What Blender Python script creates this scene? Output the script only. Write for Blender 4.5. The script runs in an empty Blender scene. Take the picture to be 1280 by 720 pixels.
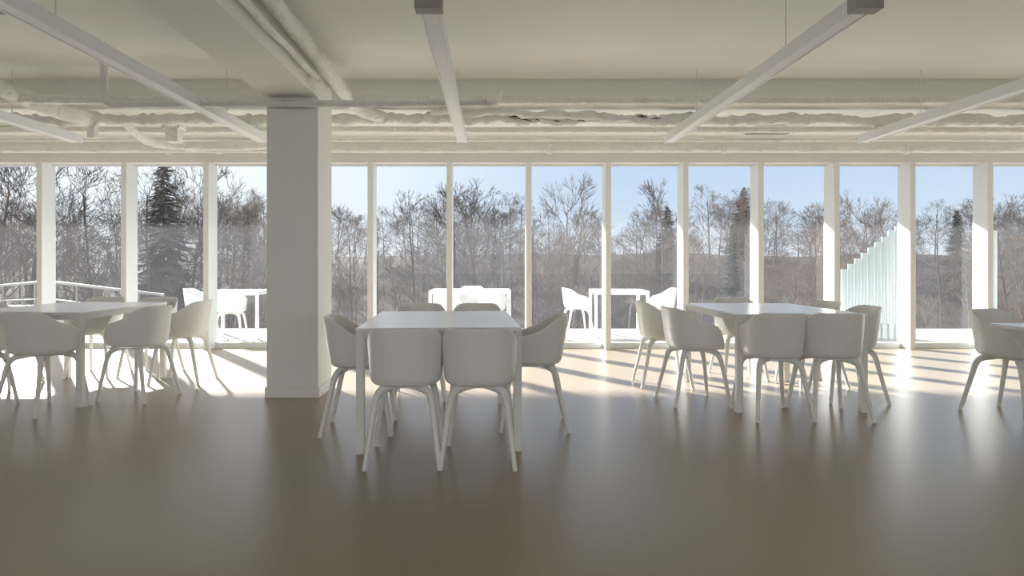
import bpy, bmesh, math, random
from mathutils import Vector, Matrix
random.seed(7)
S=bpy.context.scene
COL=S.collection
H=1.127; F=760.0

# ---------------- materials ----------------
def newmat(name):
    m=bpy.data.materials.new(name); m.use_nodes=True
    nt=m.node_tree; return m,nt,nt.nodes['Principled BSDF']
def mat(name,c,rough=.5,var=.06,scale=4.0,bump=0.0,bscale=40,metal=0,spec=.5,detail=4,bdist=.02):
    m,nt,b=newmat(name)
    tc=nt.nodes.new('ShaderNodeTexCoord'); n=nt.nodes.new('ShaderNodeTexNoise')
    n.inputs['Scale'].default_value=scale; n.inputs['Detail'].default_value=detail
    nt.links.new(tc.outputs['Object'],n.inputs['Vector'])
    r=nt.nodes.new('ShaderNodeValToRGB')
    r.color_ramp.elements[0].position=.2; r.color_ramp.elements[1].position=.8
    r.color_ramp.elements[0].color=(*[max(0,x*(1-var)) for x in c],1)
    r.color_ramp.elements[1].color=(*[min(1,x*(1+var)) for x in c],1)
    nt.links.new(n.outputs['Fac'],r.inputs['Fac']); nt.links.new(r.outputs['Color'],b.inputs['Base Color'])
    b.inputs['Roughness'].default_value=rough; b.inputs['Metallic'].default_value=metal
    b.inputs['Specular IOR Level'].default_value=spec
    if bump:
        n2=nt.nodes.new('ShaderNodeTexNoise'); n2.inputs['Scale'].default_value=bscale; n2.inputs['Detail'].default_value=4
        nt.links.new(tc.outputs['Object'],n2.inputs['Vector'])
        bp=nt.nodes.new('ShaderNodeBump'); bp.inputs['Strength'].default_value=bump; bp.inputs['Distance'].default_value=bdist
        nt.links.new(n2.outputs['Fac'],bp.inputs['Height']); nt.links.new(bp.outputs['Normal'],b.inputs['Normal'])
    return m
M_chair=mat('chair_plastic',(.79,.79,.77),.36,.02)
M_table=mat('table_white',(.86,.87,.88),.2,.012)
M_tleg=mat('table_leg_white',(.80,.80,.78),.4,.02)
M_wall=mat('wall_paint',(.82,.82,.79),.7,.02,2,.05,60)
M_ceil=mat('ceiling_paint',(.83,.83,.77),.8,.03,1.2,.15,30)
M_pipe=mat('painted_pipe',(.84,.84,.79),.5,.10,6,1.0,7,bdist=.07)
M_frame=mat('frame_white',(.84,.86,.85),.4,.02)
M_light=mat('light_housing',(.80,.83,.84),.45,.02)
M_diff=mat('light_diffuser',(.88,.89,.89),.5,.01)
M_dark=mat('dark_grey',(.05,.045,.04),.7,.1)
M_grey=mat('mid_grey',(.30,.29,.26),.6,.1)
M_floor=mat('polished_concrete',(.285,.225,.155),.31,.12,.5,0,90,detail=1.5,spec=.42)
M_terr=mat('terrace_paving',(.22,.215,.21),.8,.12,3,.2,30)
M_ground=mat('leaf_litter',(.028,.022,.017),.95,.4,.25,.5,3,spec=.1)
M_bark=mat('bark_grey',(.052,.044,.041),.95,.25,1.5,spec=.1)
M_bark2=mat('bark_brown',(.088,.058,.041),.95,.25,1.5,spec=.1)
M_bark3=mat('bark_pale',(.11,.086,.070),.95,.2,1.5,spec=.1)
M_con=mat('conifer_green',(.026,.036,.024),.95,.4,1.5,spec=.1)
M_reflect=mat('reflection_milky',(.42,.50,.50),.35,.04)  # milky tone standing in for a reflection in the glass
def glassmat(name,veil):
    m=bpy.data.materials.new(name); m.use_nodes=True; nt=m.node_tree; nt.nodes.clear()
    out=nt.nodes.new('ShaderNodeOutputMaterial'); tr=nt.nodes.new('ShaderNodeBsdfTransparent')
    tr.inputs['Color'].default_value=(.95,.97,.97,1)
    gl=nt.nodes.new('ShaderNodeBsdfGlossy'); gl.inputs['Roughness'].default_value=.02
    tl=nt.nodes.new('ShaderNodeBsdfTranslucent'); tl.inputs['Color'].default_value=(.9,.93,1,1)
    fr=nt.nodes.new('ShaderNodeFresnel'); fr.inputs['IOR'].default_value=1.45
    n=nt.nodes.new('ShaderNodeTexNoise'); n.inputs['Scale'].default_value=1.2
    tc=nt.nodes.new('ShaderNodeTexCoord'); nt.links.new(tc.outputs['Object'],n.inputs['Vector'])
    mr=nt.nodes.new('ShaderNodeMapRange'); mr.inputs['To Min'].default_value=veil*.6; mr.inputs['To Max'].default_value=veil*1.4
    nt.links.new(n.outputs['Fac'],mr.inputs['Value'])
    m1=nt.nodes.new('ShaderNodeMixShader'); m2=nt.nodes.new('ShaderNodeMixShader')
    nt.links.new(mr.outputs['Result'],m1.inputs['Fac']); nt.links.new(tr.outputs[0],m1.inputs[1]); nt.links.new(tl.outputs[0],m1.inputs[2])
    nt.links.new(fr.outputs[0],m2.inputs['Fac']); nt.links.new(m1.outputs[0],m2.inputs[1]); nt.links.new(gl.outputs[0],m2.inputs[2])
    nt.links.new(m2.outputs[0],out.inputs['Surface']); return m
M_glass=glassmat('window_glass',.017)

# ---------------- mesh builder ----------------
class MB:
    def __init__(s): s.v=[];s.f=[];s.m=[];s.sm=[]
    def box(s,x0,x1,y0,y1,z0,z1,mi=0):
        b=len(s.v)
        s.v+=[(x0,y0,z0),(x1,y0,z0),(x1,y1,z0),(x0,y1,z0),(x0,y0,z1),(x1,y0,z1),(x1,y1,z1),(x0,y1,z1)]
        for q in [(0,3,2,1),(4,5,6,7),(0,1,5,4),(1,2,6,5),(2,3,7,6),(3,0,4,7)]:
            s.f.append(tuple(b+i for i in q)); s.m.append(mi); s.sm.append(False)
    def tube(s,pts,rads,n=10,mi=0,cap=True,sm=True):
        pts=[Vector(p) for p in pts]; rings=[]
        up=None
        for i,p in enumerate(pts):
            d=(pts[min(i+1,len(pts)-1)]-pts[max(i-1,0)]).normalized()
            if up is None:
                up=Vector((0,0,1)) if abs(d.z)<.9 else Vector((0,1,0))
            a=d.cross(up).normalized(); up2=a.cross(d).normalized(); up=up2
            b=len(s.v); r=rads[i] if isinstance(rads,(list,tuple)) else rads
            for k in range(n):
                t=2*math.pi*k/n
                s.v.append(tuple(p+a*math.cos(t)*r+up2*math.sin(t)*r))
            rings.append(b)
        for i in range(len(rings)-1):
            for k in range(n):
                k2=(k+1)%n
                s.f.append((rings[i]+k,rings[i]+k2,rings[i+1]+k2,rings[i+1]+k)); s.m.append(mi); s.sm.append(sm)
        if cap:
            s.f.append(tuple(rings[0]+k for k in range(n))); s.m.append(mi); s.sm.append(False)
            s.f.append(tuple(rings[-1]+k for k in reversed(range(n)))); s.m.append(mi); s.sm.append(False)
    def mesh(s,name,mats):
        me=bpy.data.meshes.new(name); me.from_pydata(s.v,[],s.f)
        for m in mats: me.materials.append(m)
        me.polygons.foreach_set('material_index',s.m); me.polygons.foreach_set('use_smooth',s.sm); me.update(); return me
    def obj(s,name,mats,bevel=0,loc=(0,0,0),rot=0):
        o=bpy.data.objects.new(name,s.mesh(name,mats)); COL.objects.link(o); o.location=loc; o.rotation_euler[2]=rot
        if bevel:
            b=o.modifiers.new('bevel','BEVEL'); b.width=bevel; b.segments=2; b.limit_method='ANGLE'
        return o
def smooth(pts,sub=5):
    P=[Vector(p) for p in pts]; out=[]
    for i in range(len(P)-1):
        p0=P[max(i-1,0)];p1=P[i];p2=P[i+1];p3=P[min(i+2,len(P)-1)]
        for k in range(sub):
            t=k/sub
            out.append(.5*((2*p1)+(-p0+p2)*t+(2*p0-5*p1+4*p2-p3)*t*t+(-p0+3*p1-3*p2+p3)*t**3))
    out.append(P[-1]); return out
def inst(name,me,loc,rot=0,scale=1,parent=None):
    o=bpy.data.objects.new(name,me); COL.objects.link(o); o.location=loc; o.rotation_euler[2]=math.radians(rot)
    o.scale=(scale,)*3 if not isinstance(scale,tuple) else scale
    if parent: o.parent=parent
    return o
def ss(a,b,x):
    t=max(0,min(1,(x-a)/(b-a))); return t*t*(3-2*t)

# ---------------- room shell ----------------
XL,XR,YB,YW=-9.0,9.0,-6.0,7.86
YG=YW+.20
ZC=2.90; ZS=2.70; YD=5.9; ZH=2.42
b=MB(); b.box(XL,XR,YB,YG+.05,-.15,0); b.obj('floor',[M_floor])
b=MB(); b.box(XL,XR,YB,YD,ZC,ZC+.25); b.box(XL,XR,YD,YG+.05,ZS,ZC+.25); b.obj('ceiling',[M_ceil])
b=MB(); b.box(XL,XR,YW,YG+.05,ZH,ZS); b.obj('wall_front',[M_wall])
b=MB(); b.box(XL-.2,XL,YB-.2,YG+.05,-.15,ZC+.25); b.obj('wall_left',[M_wall])
b=MB(); b.box(XR,XR+.2,YB-.2,YG+.05,-.15,ZC+.25); b.obj('wall_right',[M_wall])
b=MB(); b.box(XL,XR,YB-.2,YB,-.15,.25); b.box(XL,XR,YB-.2,YB,2.75,ZC+.25)
for x in [-9,-6,-3,0,3,6,8.85]: b.box(x,x+.15,YB-.2,YB,.25,2.75)
b.obj('wall_back',[M_wall])
mx=[-8.9,-7.9,-6.87,-5.84,-4.75,-3.69,-2.64,-1.57,-.55,.476,1.5,2.5,3.47,4.45,5.43,6.43,7.43,8.43,8.96]
for i,x in enumerate(mx):
    b=MB(); b.box(x-.036,x+.036,YW-.02,YG+.03,0.0,ZH); b.obj('trim_%d'%(i+1),[M_frame],.004)
for i in range(len(mx)-1):
    x0=mx[i]+.036;x1=mx[i+1]-.036
    b=MB()
    b.box(x0,x1,YG-.04,YG+.03,0.0,.07,0); b.box(x0,x1,YG-.04,YG+.03,ZH-.02,ZH,0)
    k=len(b.v); b.v+=[(x0,YG,.07),(x1,YG,.07),(x1,YG,ZH-.02),(x0,YG,ZH-.02)]; b.f.append((k,k+1,k+2,k+3)); b.m.append(1); b.sm.append(False)
    b.obj('window_%d'%(i+1),[M_frame,M_glass])
b=MB(); b.box(-1.88,-1.45,5.07,5.50,0,ZC); b.obj('column',[M_wall],.004)
b=MB(); b.box(-1.892,-1.438,5.058,5.512,0,.085); b.obj('baseboard_column',[M_wall],.003)
b=MB(); b.box(-1.88,-1.45,YB,5.07,2.50,ZC); b.obj('ceiling_beam',[M_ceil],.004)

# ---------------- ceiling services ----------------
def wob(p0,p1,n,amp):
    p0=Vector(p0);p1=Vector(p1); return [p0.lerp(p1,i/n)+Vector((0,random.uniform(-amp,amp),random.uniform(-amp,amp))) for i in range(n+1)]
def pipe(name,pts,r,lump=0,n=12):
    b=MB(); P=smooth(pts,4)
    b.tube(P,[r*(1+random.uniform(-lump,lump)) for _ in P],n)
    o=b.obj(name,[M_pipe]); return o
pipe('ceiling_pipe',wob((-8.9,5.72,2.655),(8.9,5.72,2.655),18,.004),.038)
pipe('ceiling_pipe',wob((-3.1,5.015,2.43),(-.05,5.015,2.445),8,.003),.030)
pipe('ceiling_pipe',[(-3.1,5.015,2.43),(-3.16,5.02,2.44),(-3.2,5.02,2.52),(-3.2,5.02,2.88)],.030)
pipe('ceiling_pipe',[(-.05,5.015,2.445),(.02,5.03,2.45),(.05,5.1,2.5),(.06,5.3,2.6),(.06,5.62,2.66)],.030)
pipe('insulated_duct',wob((-1.2,6.25,2.60),(8.9,6.25,2.575),60,.018),.056,.28)
pipe('insulated_duct',wob((-8.9,6.2,2.585),(-1.2,6.25,2.60),40,.018),.056,.28)
pipe('ceiling_pipe',wob((-8.9,6.75,2.60),(8.9,6.75,2.60),20,.006),.035,.05)
pipe('ceiling_pipe',wob((-8.9,7.62,2.545),(8.9,7.62,2.545),18,.003),.045)
pipe('ceiling_pipe',wob((-8.9,7.3,2.60),(8.9,7.3,2.60),18,.004),.022)
pipe('ceiling_pipe',wob((-.6,5.98,2.62),(1.4,6.05,2.56),10,.02),.04,.3)
pipe('ceiling_pipe',[(-1.36,-5.9,2.74),(-1.36,0,2.74),(-1.36,2,2.73),(-1.36,3.5,2.745),(-1.36,4.5,2.73),(-1.36,5.4,2.70),(-1.3,5.9,2.62),(-1.1,6.2,2.60)],.06,.15)
pipe('ceiling_pipe',wob((-1.40,-5.9,2.61),(-1.40,4.9,2.60),30,.006),.025,.1)
pipe('insulated_duct',[(-8.0,4.2,2.7),(-6.2,4.7,2.72),(-5.0,5.0,2.72),(-4.4,5.25,2.68),(-4.2,5.7,2.60),(-4.0,6.1,2.56)],.085,.1)
pipe('ceiling_pipe',[(-8,5.35,2.62),(-5,5.35,2.62),(-4.3,5.45,2.6),(-3.4,5.6,2.62),(-2,5.6,2.64)],.04,.1)
pipe('ceiling_pipe',[(-3.9,6.4,2.66),(-3.9,6.5,2.6),(-3.9,6.9,2.5),(-3.6,7.2,2.5),(-2.6,7.2,2.52),(-2.2,7.2,2.66)],.045,.08)
for x in (-4.05,-3.42,.72,2.9,5.2):
    b=MB(); b.tube([(x-.03,7.62,2.545),(x+.03,7.62,2.545)],.06,14); b.tube([(x,7.62,2.545),(x,7.62,ZS)],.008,6); b.obj('pipe_hanger',[M_pipe])
b=MB(); b.box(-3.5,-3.36,6.5,6.62,2.42,2.70); b.box(-3.53,-3.33,6.48,6.64,2.56,2.60); b.obj('junction_box',[M_pipe],.01)
b=MB(); b.box(-4.3,-4.22,6.45,6.53,2.45,2.70); b.obj('junction_box',[M_pipe],.01)
b=MB()
RR=random.Random(5)
for i in range(22):
    x=.15+i*.068+RR.uniform(-.03,.03); z=2.575+RR.uniform(-.015,.035); L=RR.uniform(.06,.17)
    b.tube([(x,6.165,z),(x+L*.5,6.155,z+RR.uniform(-.012,.012)),(x+L,6.165,z+RR.uniform(-.02,.02))],[.002,RR.uniform(.006,.012),.002],6)
b.obj('cladding_tear',[M_dark])  # dark slivers for tears in the duct cladding, no cable
for (x0,x1,y0,y1) in [(3.05,3.55,6.95,7.12),(3.05,3.55,7.2,7.36),(-5.9,-5.2,6.9,7.1)]:
    b=MB(); b.box(x0-.02,x1+.02,y0-.02,y1+.02,ZS-.02,ZS,0); b.box(x0,x1,y0,y1,ZS-.022,ZS-.019,1)
    for k in range(4):
        yy=y0+(k+.5)*(y1-y0)/4; b.box(x0,x1,yy-.008,yy+.004,ZS-.035,ZS-.018,0)
    b.obj('air_vent',[M_pipe,M_dark])
def pendant(x,y0,y1,z=2.40,cap=True):
    b=MB()
    b.box(x-.05,x+.05,y0,y1,z+.012,z+.085,0)
    b.box(x-.052,x-.040,y0,y1,z,z+.014,0); b.box(x+.040,x+.052,y0,y1,z,z+.014,0); b.box(x-.040,x+.040,y0+.01,y1-.01,z+.006,z+.013,1)
    b.box(x-.052,x+.052,y1-.012,y1,z,z+.087,0)
    if cap: b.box(x-.07,x+.07,y0-.07,y0+.01,z-.005,z+.10,2)
    for yy in (y0+.8,y1-.9): b.tube([(x,yy,z+.08),(x,yy,ZC)],.005,6,0); b.box(x-.02,x+.02,yy-.03,yy+.03,z+.08,z+.1,0)
    b.obj('linear_pendant_light',[M_light,M_diff,M_grey],.003)
for x in (-4.42,-2.44,-.318,1.885,3.95,6.1,-6.5):
    pendant(x,3.10 if x>-2 else 2.6,6.5,2.40)
    pendant(x,-4.5,-.6,2.40)
b=MB(); b.tube([(-2.93,3.45,2.60),(-2.93,3.45,2.62),(-2.93,3.45,2.68),(-2.93,3.45,2.72)],[.17,.2,.2,.12],32); b.tube([(-2.93,3.45,2.7),(-2.93,3.45,ZC)],.015,8)
b.obj('ceiling_speaker',[M_grey])

# ---------------- chair ----------------
def make_chair():
    NT=56; rings=[]; v=[];f=[]
    zs=.452
    def per(th):
        c=math.sin(th);s_=math.cos(th)
        n=2.7
        k=(abs(c)**n+abs(s_)**n)**(-1/n)
        return c*k*.188, s_*k*(.225 if s_>0 else .185)
    def hh(a):
        arm=ss(.62,1.20,a)
        return arm*(.185+.03*ss(1.2,1.7,a)+.105*ss(1.6,2.5,a))
    spec=[('s',.28),('s',.55),('s',.78),('s',.92),('w',.06),('w',.2),('w',.4),('w',.6),('w',.8),('w',.94),('w',1.0)]
    v.append((0,0,zs-.016))
    for kind,t in spec:
        r=[]
        for i in range(NT):
            th=2*math.pi*i/NT; a=min(th,2*math.pi-th)
            x,y=per(th)
            if kind=='s':
                z=zs-.016*(1-t*t)-.012*ss(.7,0,a)*ss(.5,1,t)
                p=(x*t,y*t,z)
            else:
                h=hh(a); arm=ss(.5,1.1,a)
                out=.10*(t**.5)*.45+.055*t*1.0
                fl=1+ (out*arm*1.15 + .03*(1-arm)*t)
                backs=ss(2.0,2.8,a)
                z=zs+h*(t**1.25) - (1-arm)*.018*t -.012*ss(.7,0,a)
                p=(x*fl*.99, y*fl*.99-backs*.030*t, z)
            r.append(len(v)); v.append(p)
        rings.append(r)
    for i in range(NT): f.append((0,rings[0][(i+1)%NT],rings[0][i]))
    for a_,b_ in zip(rings[:-1],rings[1:]):
        for i in range(NT):
            j=(i+1)%NT; f.append((a_[i],a_[j],b_[j],b_[i]))
    me=bpy.data.meshes.new('tmp'); me.from_pydata(v,[],f); me.update()
    o=bpy.data.objects.new('tmp',me); COL.objects.link(o)
    bm=bmesh.new(); bm.from_mesh(me); bmesh.ops.recalc_face_normals(bm,faces=bm.faces)
    bm.faces.ensure_lookup_table()
    if bm.faces[0].normal.z<0: bmesh.ops.reverse_faces(bm,faces=bm.faces)
    bm.to_mesh(me); bm.free()
    m=o.modifiers.new('s','SOLIDIFY'); m.thickness=.012; m.offset=-1
    m=o.modifiers.new('u','SUBSURF'); m.levels=1; m.render_levels=1
    dg=bpy.context.evaluated_depsgraph_get(); ev=o.evaluated_get(dg); me2=bpy.data.meshes.new_from_object(ev)
    b=MB()
    b.v=[tuple(q.co) for q in me2.vertices]; b.f=[tuple(p.vertices) for p in me2.polygons]; b.m=[0]*len(b.f); b.sm=[True]*len(b.f)
    bpy.data.objects.remove(o)
    for sx in (-1,1):
        for sy in (-1,1):
            fy=.215 if sy>0 else .235
            P=smooth([(0,sy*.05,.432),(sx*.07,sy*.085,.428),(sx*.125,sy*.125,.413),(sx*.152,sy*.152,.37),(sx*.170,sy*.178,.25),(sx*.203,sy*fy,0.0)],5)
            n=len(P); R=[]
            for i in range(n):
                t=i/(n-1); R.append(.017+.008*math.sin(min(1,t*1.6)*math.pi)*1.0 if t<.55 else .0215-.0085*(t-.55)/.45)
            b.tube(P,R,10)
    b.box(-.10,.10,-.10,.10,.418,.438)
    return b.mesh('dining_chair',[M_chair])
CH=make_chair()
def chair(x,y,rot,name='dining_chair',z=0): return inst(name,CH,(x,y,z),rot)
def make_table(w,l,h=.74,ix=0):
    b=MB(); x=w/2;y=l/2
    b.box(-x,x,-y,y,h-.022,h,0)
    a=x-ix
    b.box(-a+.03,a-.03,-y+.012,-y+.032,h-.06,h-.022,1); b.box(-a+.03,a-.03,y-.032,y-.012,h-.06,h-.022,1)
    b.box(-a+.012,-a+.032,-y+.03,y-.03,h-.06,h-.022,1); b.box(a-.032,a-.012,-y+.03,y-.03,h-.06,h-.022,1)
    for sx in(-1,1):
        for sy in(-1,1):
            cx=sx*(a-.025);cy=sy*(y-.025); b.box(cx-.024,cx+.024,cy-.024,cy+.024,0,h-.022,1)
    return b
def table(x,y,rot,w=.98,l=1.24,name='dining_table',z=0,h=.74,ix=0):
    return make_table(w,l,h,ix).obj(name,[M_table,M_tleg],.004,(x,y,z),math.radians(rot))
table(-.345,4.21,3.2)
chair(-.495,3.52,2); chair(-.070,3.52,-2)
chair(.28,4.22,88); chair(-.885,4.12,-86)
chair(-.60,5.10,184); chair(-.13,5.10,178)
table(-3.67,5.33,0)
chair(-3.42,4.64,-14); chair(-2.95,5.08,78); chair(-2.92,5.74,92)
chair(-3.42,6.10,176); chair(-3.95,6.10,184); chair(-4.42,5.5,-90); chair(-3.95,4.60,4)
table(2.32,5.16,0)
chair(1.63,4.93,-84); chair(1.58,5.62,-92)
chair(2.06,4.50,1); chair(2.485,4.50,-3)
chair(2.92,5.02,86); chair(2.94,5.62,95); chair(2.42,5.98,178)
table(3.82,3.28,0,1.30,1.2,ix=.24)
chair(3.83,4.47,196)

# ---------------- terrace ----------------
ZT=-.06
b=MB(); b.box(-16,16,YG+.06,10.9,-.3,ZT); b.obj('terrace_floor',[M_terr])
b=MB(); b.box(-16,16,YG+.06,10.3,2.88,3.12); b.obj('roof_overhang',[M_wall])
b=MB(); b.box(-16,-9.2,YG-.1,YG+.06,-.3,3.12); b.box(9.2,16,YG-.1,YG+.06,-.3,3.12); b.obj('wall_facade',[M_wall])
def oc(x,y,r): chair(x,y,r,'terrace_chair',ZT)
table(-4.05,9.75,4,.85,.85,'terrace_table',ZT); oc(-3.95,9.2,10); oc(-4.7,9.8,-90)
table(-.35,10.0,0,1.3,.85,'terrace_table',ZT); oc(-.7,9.5,5); oc(0,9.5,-8); oc(-.35,10.6,180)
table(2.05,9.9,-3,.85,.85,'terrace_table',ZT); oc(1.4,10.0,-80); oc(2.75,9.9,85)
b=MB()  # slats added to imitate a reflection; stepped tops shape its diagonal edge
for i in range(9):
    x=5.5+i*.105; hgt=1.02+.085*i
    b.tube([(x,9.5,ZT),(x,9.5,hgt)],.046,10)
b.box(5.45,6.40,9.54,9.57,ZT,.2)
b.obj('reflection_slats',[M_reflect])
b=MB()
for i in range(3): b.tube([(8.05+i*.1,10,ZT),(8.05+i*.1,10,1.55+.05*i)],.046,10)
b.obj('reflection_slats',[M_reflect])  # second group of added slats in the reflection colour
b=MB()
P=smooth([(-12,14.5,.55),(-10.2,13.2,.66),(-9,12.4,.72),(-7.8,12.3,.60),(-6.8,12.6,.45)],6)
b.tube(P,.03,8); b.tube([p-Vector((0,0,.35)) for p in P],.015,8)
for p in P[::3]: b.tube([p,(p.x,p.y,-2.5)],.018,6)
b.obj('terrace_railing',[M_grey])
b=MB(); b.box(-13,-8.3,12.2,12.5,-3,.25); b.obj('garden_wall',[M_grey])

# ---------------- landscape ----------------
def gz(x,y):
    t=ss(11.5,24,y); base=-.7-3.3*t
    base+= ss(35,85,y)*6.0
    return base+.35*math.sin(x*.11+y*.07)*t+.25*math.sin(x*.23-y*.13)*t
v=[];f=[]; nx,ny=60,50
for j in range(ny+1):
    for i in range(nx+1):
        x=-150+300*i/nx; y=10.95+(j/ny)**1.5*150
        v.append((x,y,gz(x,y)+random.uniform(-.12,.12)))
for j in range(ny):
    for i in range(nx):
        a=j*(nx+1)+i; f.append((a,a+1,a+nx+2,a+nx+1))
me=bpy.data.meshes.new('hillside_ground'); me.from_pydata(v,[],f); me.materials.append(M_ground); me.update()
o=bpy.data.objects.new('hillside_ground',me); COL.objects.link(o)
b=MB(); b.box(-60,60,-60,YB-.3,-.6,-.3); b.obj('ground_rear',[M_terr])

def bare_tree(seed,h,spread,mat_,lv=5,dense=0):
    R=random.Random(seed); b=MB()
    def seg(p,q,r0,r1,n): b.tube([p,q],[r0,r1],n,0,False)
    def grow(p,d,L,r,l):
        q=p
        nseg=3 if l>1 else 1
        tot=[]
        for i in range(nseg):
            d=(d+Vector((R.uniform(-1,1),R.uniform(-1,1),R.uniform(-.3,.6)))*.13).normalized()
            q2=q+d*L/nseg; r2=r*(1-.22*1/nseg*1.6)
            seg(q,q2,r,r2,5 if l>3 else 3); tot.append((q2,d.copy(),r2)); q=q2; r=r2
        if l==0: return
        kids=3 if l==1 else 4
        for k in range(kids+dense):
            qq,dd,rr=tot[-1] if k<2 or len(tot)<2 else tot[R.randrange(max(0,len(tot)-2),len(tot))]
            ax=Vector((R.uniform(-1,1),R.uniform(-1,1),R.uniform(-.2,.2)))
            ax=(ax-dd*ax.dot(dd)).normalized()
            ang=R.uniform(.25,.75)*spread
            nd=(dd*math.cos(ang)+ax*math.sin(ang)+Vector((0,0,.12))).normalized()
            grow(qq,nd,L*R.uniform(.62,.82),max(.009,rr*R.uniform(.5,.7)),l-1)
    p=Vector((0,0,-.5)); d=Vector((0,0,1)); r=h*.013; N=9
    for i in range(N):
        d=(d+Vector((R.uniform(-.06,.06),R.uniform(-.06,.06),.05))).normalized()
        q=p+d*(h*.85/N); r2=r*.86; seg(p,q,r,r2,6)
        if i>=2-dense:
            for k in range(2 if i<5 else 3):
                a=R.uniform(0,6.28); el=R.uniform(.5,1.0)
                nd=Vector((math.cos(a)*math.cos(el)*spread,math.sin(a)*math.cos(el)*spread,math.sin(el))).normalized()
                grow(q,nd,h*.17*(1.15-i/N*.75),r2*.45,3)
        p=q;r=r2
    return b.mesh('bare_tree_mesh',[mat_])
def conifer(seed,h,w):
    R=random.Random(seed); b=MB(); b.tube([(0,0,-.5),(0,0,h)],[h*.015,.02],6)
    n=int(h*7)
    for i in range(n):
        z=h*.08+h*.92*i/n; rad=w*(1-i/n)**.7*(.65+.5*R.random())+.08
        for k in range(18):
            a=R.uniform(0,6.28); L=rad*R.uniform(.5,1.15); up=R.uniform(-.30,.12)
            dx,dy=math.cos(a),math.sin(a); px,py=-dy,dx; wd=L*.13+.04
            k0=len(b.v)
            b.v+=[(0,0,z+.05),(dx*L*.55+px*wd,dy*L*.55+py*wd,z+L*up*.6),(dx*L,dy*L,z+L*up+R.uniform(-.1,.1)),(dx*L*.55-px*wd,dy*L*.55-py*wd,z+L*up*.8)]
            b.f+=[(k0,k0+1,k0+2),(k0,k0+2,k0+3)]; b.m+=[0,0]; b.sm+=[False,False]
    return b.mesh('conifer_mesh',[M_con])
T=[bare_tree(11,10,1.0,M_bark),bare_tree(12,10,.8,M_bark2),bare_tree(13,10,1.2,M_bark),bare_tree(14,10,.9,M_bark3),bare_tree(15,10,1.1,M_bark2)]
C=[conifer(3,10,2.2),conifer(4,10,2.8)]
grove=bpy.data.objects.new('woodland',None); COL.objects.link(grove)
k=0
for row,(y,n,hs) in enumerate([(18,20,.24),(22,26,.32),(26,28,.40),(30,30,.50),(36,36,.60),(43,48,.68),(52,62,.72),(62,70,.72),(74,76,.74)]):
    for i in range(n):
        w=y*1.15; x=-w+2*w*(i+random.random())/n; yy=y+random.uniform(-3,3)
        t=random.choice(T) if random.random()>.02 or y<34 else random.choice(C)
        s=hs*random.uniform(.75,1.15)*(1+.13*math.sin(14*x/y+row*.3))
        if x<-y*.35: s*=1.12
        k+=1
        inst('tree_%d'%k,t,(x,yy,gz(x,yy)),random.uniform(0,360),(s*1.15,s*1.15,s),grove)
def at(px,y): return (px-615)/F*y
def tree(name,me,px,y,ztop_px,rot,wide=1):
    x=at(px,y); zt=H+(328-ztop_px)/F*y; z0=gz(x,y); s=(zt-z0)/10.0
    inst(name,me,(x,y,z0),rot,(s*wide,s*wide,s))
tree('bare_tree',T[0],30,22,150,10); tree('bare_tree',T[2],118,26,185,80); tree('bare_tree',T[4],-40,24,160,120)
tree('conifer_tree',C[1],205,30,192,0,.8); tree('bare_tree',T[0],235,25,180,0,.9); tree('bare_tree',T[2],190,24,185,130,.9); tree('bare_tree',T[3],285,30,232,200)
tree('bare_tree',T[1],440,30,255,20); tree('bare_tree',T[2],520,29,235,50)
tree('bare_tree',T[0],600,27,218,140,1.1); tree('bare_tree',T[2],575,29,225,40,1.1)
tree('bare_tree',T[3],714,24,212,90,.8)
tree('bare_tree',T[1],830,28,225,30,.9); tree('conifer_tree',C[0],915,34,280,90,.7)
tree('bare_tree',T[4],1000,33,250,60); tree('bare_tree',T[3],1078,27,232,250,.9)
tree('bare_tree',T[2],1180,30,265,10); tree('bare_tree',T[0],1262,28,238,170)

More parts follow.
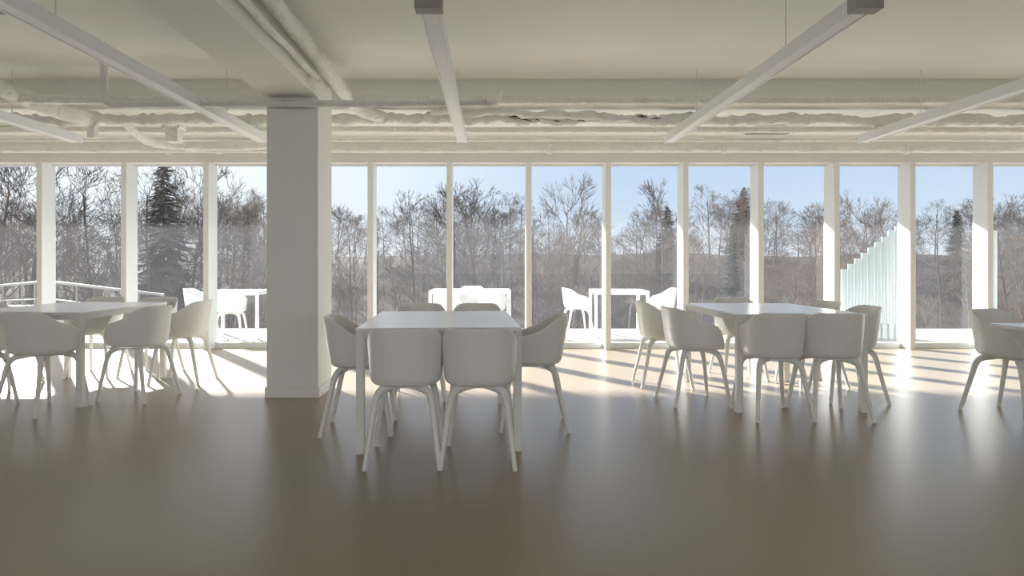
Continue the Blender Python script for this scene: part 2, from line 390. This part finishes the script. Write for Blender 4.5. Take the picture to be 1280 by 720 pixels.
# ---------------- light ----------------
el=math.radians(24)
d=Vector((.62*math.cos(el),-.785*math.cos(el),-math.sin(el)))
sd=bpy.data.lights.new('sun','SUN'); sd.energy=23; sd.angle=.03; sd.color=(1,.98,.95)
so=bpy.data.objects.new('sun',sd); COL.objects.link(so); so.rotation_euler=d.to_track_quat('-Z','Y').to_euler(); so.location=(-20,30,20)
w=bpy.data.worlds.new('sky'); S.world=w; w.use_nodes=True; nt=w.node_tree; bg=nt.nodes['Background']
tc=nt.nodes.new('ShaderNodeTexCoord'); sp=nt.nodes.new('ShaderNodeSeparateXYZ'); nt.links.new(tc.outputs['Generated'],sp.inputs[0])
cr=nt.nodes.new('ShaderNodeValToRGB'); nt.links.new(sp.outputs['Z'],cr.inputs['Fac'])
e=cr.color_ramp.elements; e[0].position=0; e[0].color=(.64,.71,.80,1); e[1].position=.22; e[1].color=(.39,.56,.84,1)
n=e.new(.08); n.color=(.54,.67,.84,1); n=e.new(.9); n.color=(.34,.50,.84,1)
vm=nt.nodes.new('ShaderNodeVectorMath'); vm.operation='DOT_PRODUCT'; nt.links.new(tc.outputs['Generated'],vm.inputs[0]); vm.inputs[1].default_value=tuple(-d)
mr=nt.nodes.new('ShaderNodeMapRange'); mr.interpolation_type='SMOOTHSTEP'; mr.inputs['From Min'].default_value=.62; mr.inputs['From Max'].default_value=1.05; mr.inputs['To Min'].default_value=0; mr.inputs['To Max'].default_value=.85
nt.links.new(vm.outputs['Value'],mr.inputs['Value'])
mx_=nt.nodes.new('ShaderNodeMixRGB'); nt.links.new(mr.outputs['Result'],mx_.inputs['Fac']); nt.links.new(cr.outputs['Color'],mx_.inputs[1]); mx_.inputs[2].default_value=(1.05,1.07,1.1,1)
m3=nt.nodes.new('ShaderNodeMapRange'); m3.interpolation_type='SMOOTHSTEP'; m3.inputs['From Min'].default_value=-.1; m3.inputs['From Max'].default_value=-.7; m3.inputs['To Min'].default_value=0; m3.inputs['To Max'].default_value=1
nt.links.new(sp.outputs['Y'],m3.inputs['Value'])
m4=nt.nodes.new('ShaderNodeMixRGB'); nt.links.new(m3.outputs['Result'],m4.inputs['Fac']); nt.links.new(mx_.outputs['Color'],m4.inputs[1]); m4.inputs[2].default_value=(1.6,1.6,1.55,1)  # sky behind the camera brightened as added fill for the room
nt.links.new(m4.outputs['Color'],bg.inputs['Color']); bg.inputs['Strength'].default_value=1.0
S.view_settings.view_transform='Standard'
S.view_settings.look='None'
S.view_settings.exposure=.2
S.view_settings.gamma=1.2

# ---------------- camera ----------------
cd=bpy.data.cameras.new('camera'); cd.sensor_width=36; cd.lens=F/1280*36; cd.shift_x=25/1280; cd.shift_y=-32/1280; cd.clip_end=500
co=bpy.data.objects.new('camera',cd); COL.objects.link(co); co.location=(0,0,H); co.rotation_euler=(math.radians(90),0,0)
S.camera=co
